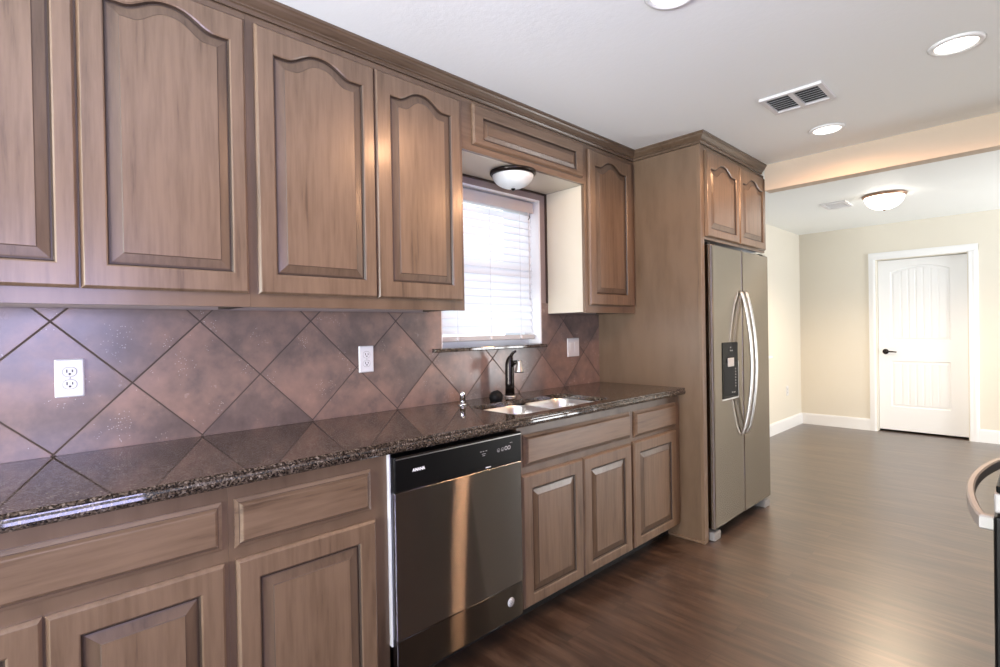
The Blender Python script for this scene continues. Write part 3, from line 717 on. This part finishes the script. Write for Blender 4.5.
# ------------------------------------------------------------------ upper cabinets
UF, UD, UB, UT = 0.295, 0.314, 1.373, 2.3515
def upper_cab(y0, y1, label, doors, right_cream=False, left_cream=False):
    r = root('upper_cabinet', (0.15, (y0 + y1) / 2, UB), label, 'cabinet', 'wall mounted upper cabinets')
    c = MB(); t = 0.018; a0 = y0 + (0.006 if left_cream else 0); a1 = y1 - (0.006 if right_cream else 0)
    c.box(0.0005, UF - 0.02, a0, a0 + t, UB + 0.004, UT); c.box(0.0005, UF - 0.02, a1 - t, a1, UB + 0.004, UT)
    c.box(0.0005, UF - 0.02, a0 + t, a1 - t, UB + 0.02, UB + 0.038); c.box(0.0005, UF - 0.02, a0 + t, a1 - t, UT - t, UT); c.box(0.0005, 0.012, a0 + t, a1 - t, UB + 0.038, UT - t)
    c.build('carcass', M['inside'], r)
    f = MB(); sv = 0.052
    f.box(UF - 0.02, UF, y0, y0 + sv, UB, UT); f.box(UF - 0.02, UF, y1 - sv, y1, UB, UT)
    f.box(UF - 0.02, UF, y0 + sv, y1 - sv, UB, UB + 0.06); f.box(UF - 0.02, UF, y0 + sv, y1 - sv, UT - 0.05, UT)
    if len(doors) == 2:
        m_ = (doors[0][1] + doors[1][0]) / 2; f.box(UF - 0.02, UF, m_ - 0.02, m_ + 0.02, UB + 0.06, UT - 0.05)
    f.build('face_frame', M['wood_x'], r)
    if right_cream: box('side_panel', M['cream'], 0.0005, UF - 0.0202, y1 - 0.006, y1 - 0.0002, UB + 0.004, 2.112, r)['label'] = 'cream painted side panel'
    if left_cream: box('side_panel', M['cream'], 0.0005, UF - 0.0202, y0 + 0.0002, y0 + 0.006, UB + 0.004, 2.112, r)['label'] = 'cream painted side panel'
    for dd_ in doors: cab_door(r, dd_[0], dd_[1], 1.417, 2.325, UF + 0.0005, UD, dd_[2], stile2=dd_[3])
    return r
upper_cab(-0.330, 0.598, 'wide upper cabinet at the far left end with two arched panel doors', [(-0.285, 0.1515, 0.06, 0.050), (0.1555, 0.592, 0.060, 0.048)])
upper_cab(0.5985, 1.530, 'upper cabinet left of the window with two arched panel doors', [(0.624, 1.0735, 0.060, 0.053), (1.077, 1.509, 0.068, 0.055)], right_cream=True)
upper_cab(2.440, YE - 0.001, 'narrow single door upper cabinet between the window and the fridge panel', [(2.470, 2.918, 0.060, 0.060)], left_cream=True)
va = root('window_valance', (0.28, 1.985, 2.11), 'wooden valance board with a long raised panel above the sink window', 'valance')
box('board', M['wood_h'], UF - 0.02, UF, 1.5305, 2.4395, 2.115, UT, va)
cab_door(va, 1.588, 2.417, 2.146, 2.334, UF + 0.0005, UD, 0.062, 0.055, 0.030, 0.0, 'false_front', True)
struct(box('trim_5', M['cream'], 0.0005, UF - 0.021, 1.5305, 2.4395, 2.1135, 2.130, origin=(0, 0, 0)))   # painted soffit over the window

# fridge enclosure
FP = 0.741
fp = root('fridge_side_panel', (0.37, 2.973, 0), 'tall plain wooden end panel between the countertop and the fridge', 'panel')
box('panel', M['wood_x'], 0.0005, FP - 0.02, YE, YE + 0.019, 0.0, UT, fp)
box('edge_stile', M['wood_v'], FP - 0.0198, FP, YE - 0.0005, YE + 0.045, 0.0, UT, fp)
MB().box(0.52, FP + 0.004, YE - 0.012, YE - 0.0008, 0, 0.016, 0, 0.003).build('shoe_moulding', M['wood_h'], fp)
fc = root('fridge_cabinet', (0.37, 3.47, 1.80), 'shallow two door wooden cabinet above the stainless fridge', 'cabinet')
FY0, FY1, FZ0 = YE + 0.0455, 3.905, 1.798
c = MB(); c.box(0.0005, FP - 0.0205, YE + 0.0195, FY1, FZ0 + 0.005, UT); c.build('carcass', M['wood_x'], fc)
f = MB(); f.box(FP - 0.02, FP, FY0, FY0 + 0.03, FZ0, UT); f.box(FP - 0.02, FP, 3.935 - 0.04, 3.960, FZ0, UT) ; f.box(FP - 0.02, FP, FY0 + 0.03, 3.895, FZ0, FZ0 + 0.035); f.box(FP - 0.02, FP, FY0 + 0.03, 3.895, UT - 0.045, UT)
f.box(FP - 0.02, FP, 3.47, 3.52, FZ0 + 0.035, UT - 0.045)
f.build('face_frame', M['wood_x'], fc)
cab_door(fc, 3.018, 3.488, 1.815, 2.325, FP + 0.0005, FP + 0.018, 0.052, 0.100, 0.050, 0.045)
cab_door(fc, 3.497, 3.946, 1.815, 2.325, FP + 0.0005, FP + 0.018, 0.052, 0.100, 0.050, 0.045)

# crown moulding, mitred sweep
def crown():
    prof = [(0.0005, UT + 0.001), (0.0005, ZK - 0.0005), (0.041, ZK - 0.0005), (0.041, ZK - 0.010), (0.036, ZK - 0.014), (0.033, ZK - 0.022), (0.024, ZK - 0.034), (0.018, ZK - 0.040), (0.018, ZK - 0.044), (0.012, ZK - 0.047), (0.009, ZK - 0.054), (0.009, UT + 0.001)]
    path = [(UF, -0.60, 1, 0), (UF, YE, 1, -1), (FP, YE, 1, -1), (FP, 3.910, 1, 0)]
    b = MB(); rings = []
    for (x, y, ox, oy) in path: rings.append([(x + ox * q, y + oy * q, z) for q, z in prof])
    b.loft(rings, 0, True, True, True)
    return tag(b.build('crown_moulding', M['wood_dark'], None, (0, 0, 0)), 'dark wooden crown moulding along the ceiling over the upper cabinets', 'moulding')
crown()

# ------------------------------------------------------------------ fridge
fr = root('refrigerator', (0.40, 3.478, 0), 'stainless steel side by side refrigerator with ice and water dispenser', 'refrigerator')
RY0, RY1, RX, RZ = 3.030, 3.927, 0.775, 1.7686
box('cabinet_body', M['greymetal'], 0.06, 0.690, RY0 + 0.004, RY1 - 0.004, 0.045, 1.752, fr, 0.004)
def fdoor(y0, y1):
    b = MB(); rings = []
    for i, x in ((0, 0.697), (0, RX - 0.010), (0.003, RX - 0.004), (0.009, RX)): rings.append([(x, y, z) for y, z in rrect(y0 + i, y1 - i, 0.072 + i, RZ - i, 0.006, 3)])
    b.loft(rings, 0, True, True, True)
    return b.build('door', M['steel_fridge'], fr)
dl = fdoor(RY0, 3.466); dr_ = fdoor(3.470, RY1)
for (y, dpar, s) in ((3.432, dl, -1), (3.506, dr_, 1)):
    pts = []; z0, z1 = 0.592, 1.492
    for k in range(25):
        u = k / 24; z = z0 + (z1 - z0) * u; out = RX + 0.010 + 0.058 * math.sin(PI * u) ** 0.75
        pts.append((out, y, z))
    pts = [(RX + 0.0006, y, z0 - 0.004)] + pts + [(RX + 0.0006, y, z1 + 0.004)]
    MB().tube(pts, 0.012, 16, 0, True, (0.026, 0.017)).build('handle', M['satin'], dpar)
ds = MB(); ds.box(RX - 0.006, RX + 0.0035, 3.150, 3.378, 0.835, 1.180, 0, 0.003)
dso = ds.build('dispenser_panel', M['blackglass'], dl)
dq = MB(); dq.loft([[(RX + 0.0036, y, z) for y, z in rrect(3.165, 3.363, 0.852, 1.055, 0.015, 4)], [(RX + 0.0050, y, z) for y, z in rrect(3.170, 3.358, 0.857, 1.050, 0.012, 4)]], 0, True, False, True)
dq.build('dispenser_bay', M['blackmatte'], dso)
box('paddle', M['lightgrey'], RX + 0.0052, RX + 0.012, 3.215, 3.300, 1.030, 1.083, dso, 0.003)
fm = MB(); fm.box(RX + 0.0003, RX + 0.0055, 3.146, 3.384, 0.826, 0.8345); fm.box(RX + 0.0003, RX + 0.0055, 3.3785, 3.3845, 0.8345, 1.06)
fm.build('dispenser_frame', M['satin'], dso)
dk = MB()
for yy, zz in ((3.262, 1.125), (3.285, 1.125), (3.262, 1.145)): dk.box(RX + 0.0034, RX + 0.0040, yy, yy + 0.010, zz, zz + 0.006)
dk.build('control_marks', M['markgrey'], dso); dk = MB()
for k in range(7): dk.box(RX + 0.0052, RX + 0.0058, 3.330, 3.338, 0.90 + k * 0.018, 0.908 + k * 0.018)
dk.build('side_marks', M['markgrey'], dso); dk = MB()
dk.box(RX + 0.0052, RX + 0.0062, 3.275, 3.290, 0.866, 0.871); dk.box(RX + 0.0052, RX + 0.0062, 3.300, 3.325, 0.864, 0.869)
dk.build('tray_marks', M['markgrey'], dso)
box('toe_grille', M['blackmatte'], 0.60, 0.655, RY0 + 0.02, RY1 - 0.02, 0.012, 0.066, fr)
for y in (RY0 + 0.003, RY1 - 0.088):
    MB().box(0.660, 0.768, y, y + 0.085, 0.0, 0.050, 0, 0.006).build('foot_cover', M['footgrey'], fr)
for y in (RY0 + 0.01, RY1 - 0.07):
    MB().box(0.66, 0.745, y, y + 0.06, RZ + 0.0006, RZ + 0.016, 0, 0.004).build('hinge_cover', M['blackmatte'], fr)

# ------------------------------------------------------------------ range at the right edge
rg = root('oven_range', (2.40, 1.98, 0), 'black and stainless oven range at the right edge, bowed handle facing the aisle', 'oven')
GX, GY0, GY1 = 2.048, 1.590, 2.400
box('body', M['black'], GX + 0.03, 2.74, GY0 + 0.006, GY1 - 0.006, 0.06, 0.900, rg, 0.004)
od = box('oven_door', M['black'], GX, GX + 0.0295, GY0 + 0.004, GY1 - 0.004, 0.20, 0.845, rg, 0.006)
box('drawer_front', M['black'], GX + 0.002, GX + 0.0295, GY0 + 0.006, GY1 - 0.006, 0.065, 0.192, rg, 0.004)
box('window_glass', M['blackglass'], GX - 0.002, GX + 0.0005, GY0 + 0.13, GY1 - 0.13, 0.36, 0.70, od)
box('front_rail', M['handle'], GX + 0.001, GX + 0.0295, GY0 + 0.006, GY1 - 0.006, 0.853, 0.897, rg, 0.004)
box('cooktop', M['blackglass'], GX + 0.005, 2.74, GY0, GY1, 0.9005, 0.916, rg, 0.003)
box('back_guard', M['black'], 2.66, 2.74, GY0 + 0.004, GY1 - 0.004, 0.9165, 1.06, rg, 0.006)
for (bx, by, br_) in ((2.22, 1.80, 0.10), (2.22, 2.19, 0.08), (2.50, 1.80, 0.08), (2.50, 2.19, 0.10)):
    b = MB(); n_ = 40
    b.loft([[(bx + r_ * math.cos(2 * PI * i / n_), by + r_ * math.sin(2 * PI * i / n_), z) for i in range(n_)] for r_, z in ((br_ - 0.003, 0.9162), (br_ - 0.003, 0.9166), (br_, 0.9166), (br_, 0.9162))])
    b.build('burner_ring', M['markgrey'], rg)
hz = 0.8185; hp = []
h0, h1 = 1.628, 2.360
ho = MB(); inner, outer_ = [], []
N = 28
for k in range(N + 1):
    u = k / N; y = h0 + (h1 - h0) * u
    o_ = 2.022 - 0.046 * math.sin(PI * u) ** 0.8
    outer_.append((o_, y)); inner.append((o_ + 0.017, y + (0.008 if k == 0 else (-0.008 if k == N else 0))))
outer_ = [(GX - 0.0006, h0)] + outer_ + [(GX - 0.0006, h1)]; inner = [(GX - 0.0006, h0 + 0.020)] + [(max(p[0], 0), max(min(p[1], h1 - 0.020), h0 + 0.020)) for p in inner] + [(GX - 0.0006, h1 - 0.020)]
hh = 0.0165
rings = []
for (a_, b_) in zip(outer_, inner):
    rings.append([(a_[0], a_[1], hz - hh + 0.004), (a_[0], a_[1], hz + hh - 0.004), (a_[0] * 0.8 + b_[0] * 0.2, a_[1] * 0.8 + b_[1] * 0.2, hz + hh), (b_[0] * 0.8 + a_[0] * 0.2, b_[1] * 0.8 + a_[1] * 0.2, hz + hh), (b_[0], b_[1], hz + hh - 0.004), (b_[0], b_[1], hz - hh + 0.004), (b_[0] * 0.8 + a_[0] * 0.2, b_[1] * 0.8 + a_[1] * 0.2, hz - hh), (a_[0] * 0.8 + b_[0] * 0.2, a_[1] * 0.8 + b_[1] * 0.2, hz - hh)])
ho.loft(rings, 0, True, True, True); ho.build('handle', M['handle'], od)

# ------------------------------------------------------------------ ceiling lamps and vents
def can(x, y, label, power, beam):
    r = root('recessed_light', (x, y, ZK - 0.012), label, 'ceiling light', 'recessed ceiling lights')
    MB().lathe([(0.067, -0.002), (0.073, -0.011), (0.086, -0.008), (0.092, -0.0006)], (x, y, ZK), 'z', 40).build('trim_ring', M['trimwhite'], r)
    MB().lathe([(0.0, -0.0066), (0.045, -0.006), (0.0685, -0.004), (0.0685, -0.0015), (0.0, -0.0015)], (x, y, ZK), 'z', 40).build('lens', M['lens'], r)
    l = bpy.data.lights.new('can_lamp', 'SPOT'); l.energy = power; l.color = (1.0, 0.53, 0.27); l.spot_size = math.radians(176); l.spot_blend = 0.25; l.shadow_soft_size = 0.07
    o = bpy.data.objects.new('can_lamp', l); COL.objects.link(o); o.location = (x, y, ZK - 0.03)
    l = bpy.data.lights.new('can_beam', 'SPOT'); l.energy = beam; l.color = (1.0, 0.80, 0.60); l.spot_size = math.radians(80); l.spot_blend = 1.0; l.shadow_soft_size = 0.07
    o = bpy.data.objects.new('can_beam', l); COL.objects.link(o); o.location = (x, y, ZK - 0.03)
can(1.268, 1.653, 'recessed round ceiling light cut by the top edge, nearest the uppers', 30, 10)
can(1.888, 2.823, 'recessed round ceiling light at upper right, rightmost of the three', 60, 85)
can(1.265, 3.471, 'recessed round ceiling light between the ceiling vent and the header beam', 15, 70)

def dome(name, x, y, zc, rad, h, label, glass, rim, n=40):
    r = root(name, (x, y, zc - h), label, 'ceiling light', 'flush mounted dome lights')
    MB().lathe([(rad * 0.86, 0), (rad, -0.004), (rad, -0.014), (rad * 0.95, -0.022), (rad * 0.90, -0.026), (rad * 0.86, -0.022)], (x, y, zc - 0.0006), 'z', n).build('rim', rim, r)
    pr = []
    for k in range(11):
        a = PI / 2 * k / 10; pr.append((rad * 0.89 * math.cos(a) ** 0.95 if k < 10 else 0.0, -0.020 - (h - 0.034) * math.sin(a)))
    MB().lathe(pr, (x, y, zc), 'z', n).build('glass_bowl', glass, r)
    MB().lathe([(0.0, 0.0), (0.012, -0.001), (0.010, -0.006), (0.005, -0.010), (0.0, -0.014)], (x, y, zc - h + 0.0145), 'z', 16).build('finial', rim, r)
    return r
dome('flush_mount_light', 0.205, 1.950, 2.1133, 0.122, 0.105, 'unlit frosted dome light with dark bronze rim above the sink window', M['frosted'], M['bronze'])
dome('flush_mount_light', 1.13, 5.78, ZD, 0.168, 0.150, 'lit frosted dome light on the dining room ceiling', M['domeglow'], M['bronzetrim'])
l = bpy.data.lights.new('dining_lamp', 'SPOT'); l.energy = 110; l.color = (1.0, 0.78, 0.54); l.shadow_soft_size = 0.12; l.spot_size = math.radians(150); l.spot_blend = 0.6
o = bpy.data.objects.new('dining_lamp', l); COL.objects.link(o); o.location = (1.13, 5.78, ZD - 0.20)

def vent(x0, x1, y0, y1, zc, label, nsl, along, div, tiltd, w=0.0105):
    r = root('air_vent', ((x0 + x1) / 2, (y0 + y1) / 2, zc - 0.014), label, 'air vent', 'ceiling air vents')
    fw = 0.021; z0, z1 = zc - 0.013, zc - 0.0005
    f = MB()
    for (a, b_, c_, d_) in ((x0, x1, y0, y0 + fw), (x0, x1, y1 - fw, y1), (x0, x0 + fw, y0 + fw, y1 - fw), (x1 - fw, x1, y0 + fw, y1 - fw)): f.box(a, b_, c_, d_, z0, z1)
    if div: f.box((x0 + x1) / 2 - 0.011, (x0 + x1) / 2 + 0.011, y0 + fw, y1 - fw, z0, z1)
    f.build('frame', M['white'], r)
    box('duct', M['ventdark'], x0 + fw * 0.8, x1 - fw * 0.8, y0 + fw * 0.8, y1 - fw * 0.8, zc - 0.0022, zc - 0.0006, r)
    s = MB(); ta = math.radians(tiltd)
    lo, hi = (y0 + fw, y1 - fw) if along == 'x' else (x0 + fw, x1 - fw)
    for k in range(nsl):
        p = lo + (hi - lo) * (k + 0.5) / nsl
        c_, n_ = w * math.cos(ta), w * 0.62 * math.sin(ta)
        q = [(p - c_, z1 - 0.0085 - n_ + 0.002), (p + c_, z1 - 0.0085 + n_ + 0.002), (p + c_, z1 - 0.0075 + n_ + 0.002), (p - c_, z1 - 0.0075 - n_ + 0.002)]
        spans = [(x0 + fw, (x0 + x1) / 2 - 0.011), ((x0 + x1) / 2 + 0.011, x1 - fw)] if (div and along == 'x') else [((x0 + fw, x1 - fw) if along == 'x' else (y0 + fw, y1 - fw))]
        for (a, b_) in spans:
            if along == 'x': s.loft([[(a, yy, zz) for yy, zz in q], [(b_, yy, zz) for yy, zz in q]], 0, True, True, True)
            else: s.loft([[(xx, a, zz) for xx, zz in q], [(xx, b_, zz) for xx, zz in q]], 0, True, True, True)
    s.build('louvres', M['white'], r)
    return r
vent(1.145, 1.422, 2.760, 2.998, ZK, 'white two section louvred air vent on the kitchen ceiling', 7, 'x', True, 35, 0.0125)
vent(0.625, 0.835, 5.745, 6.045, ZD, 'small white louvred air vent on the dining room ceiling', 9, 'y', False, 40, 0.0055)

for o in list(S.objects):
    if 'org' in o: del o['org']
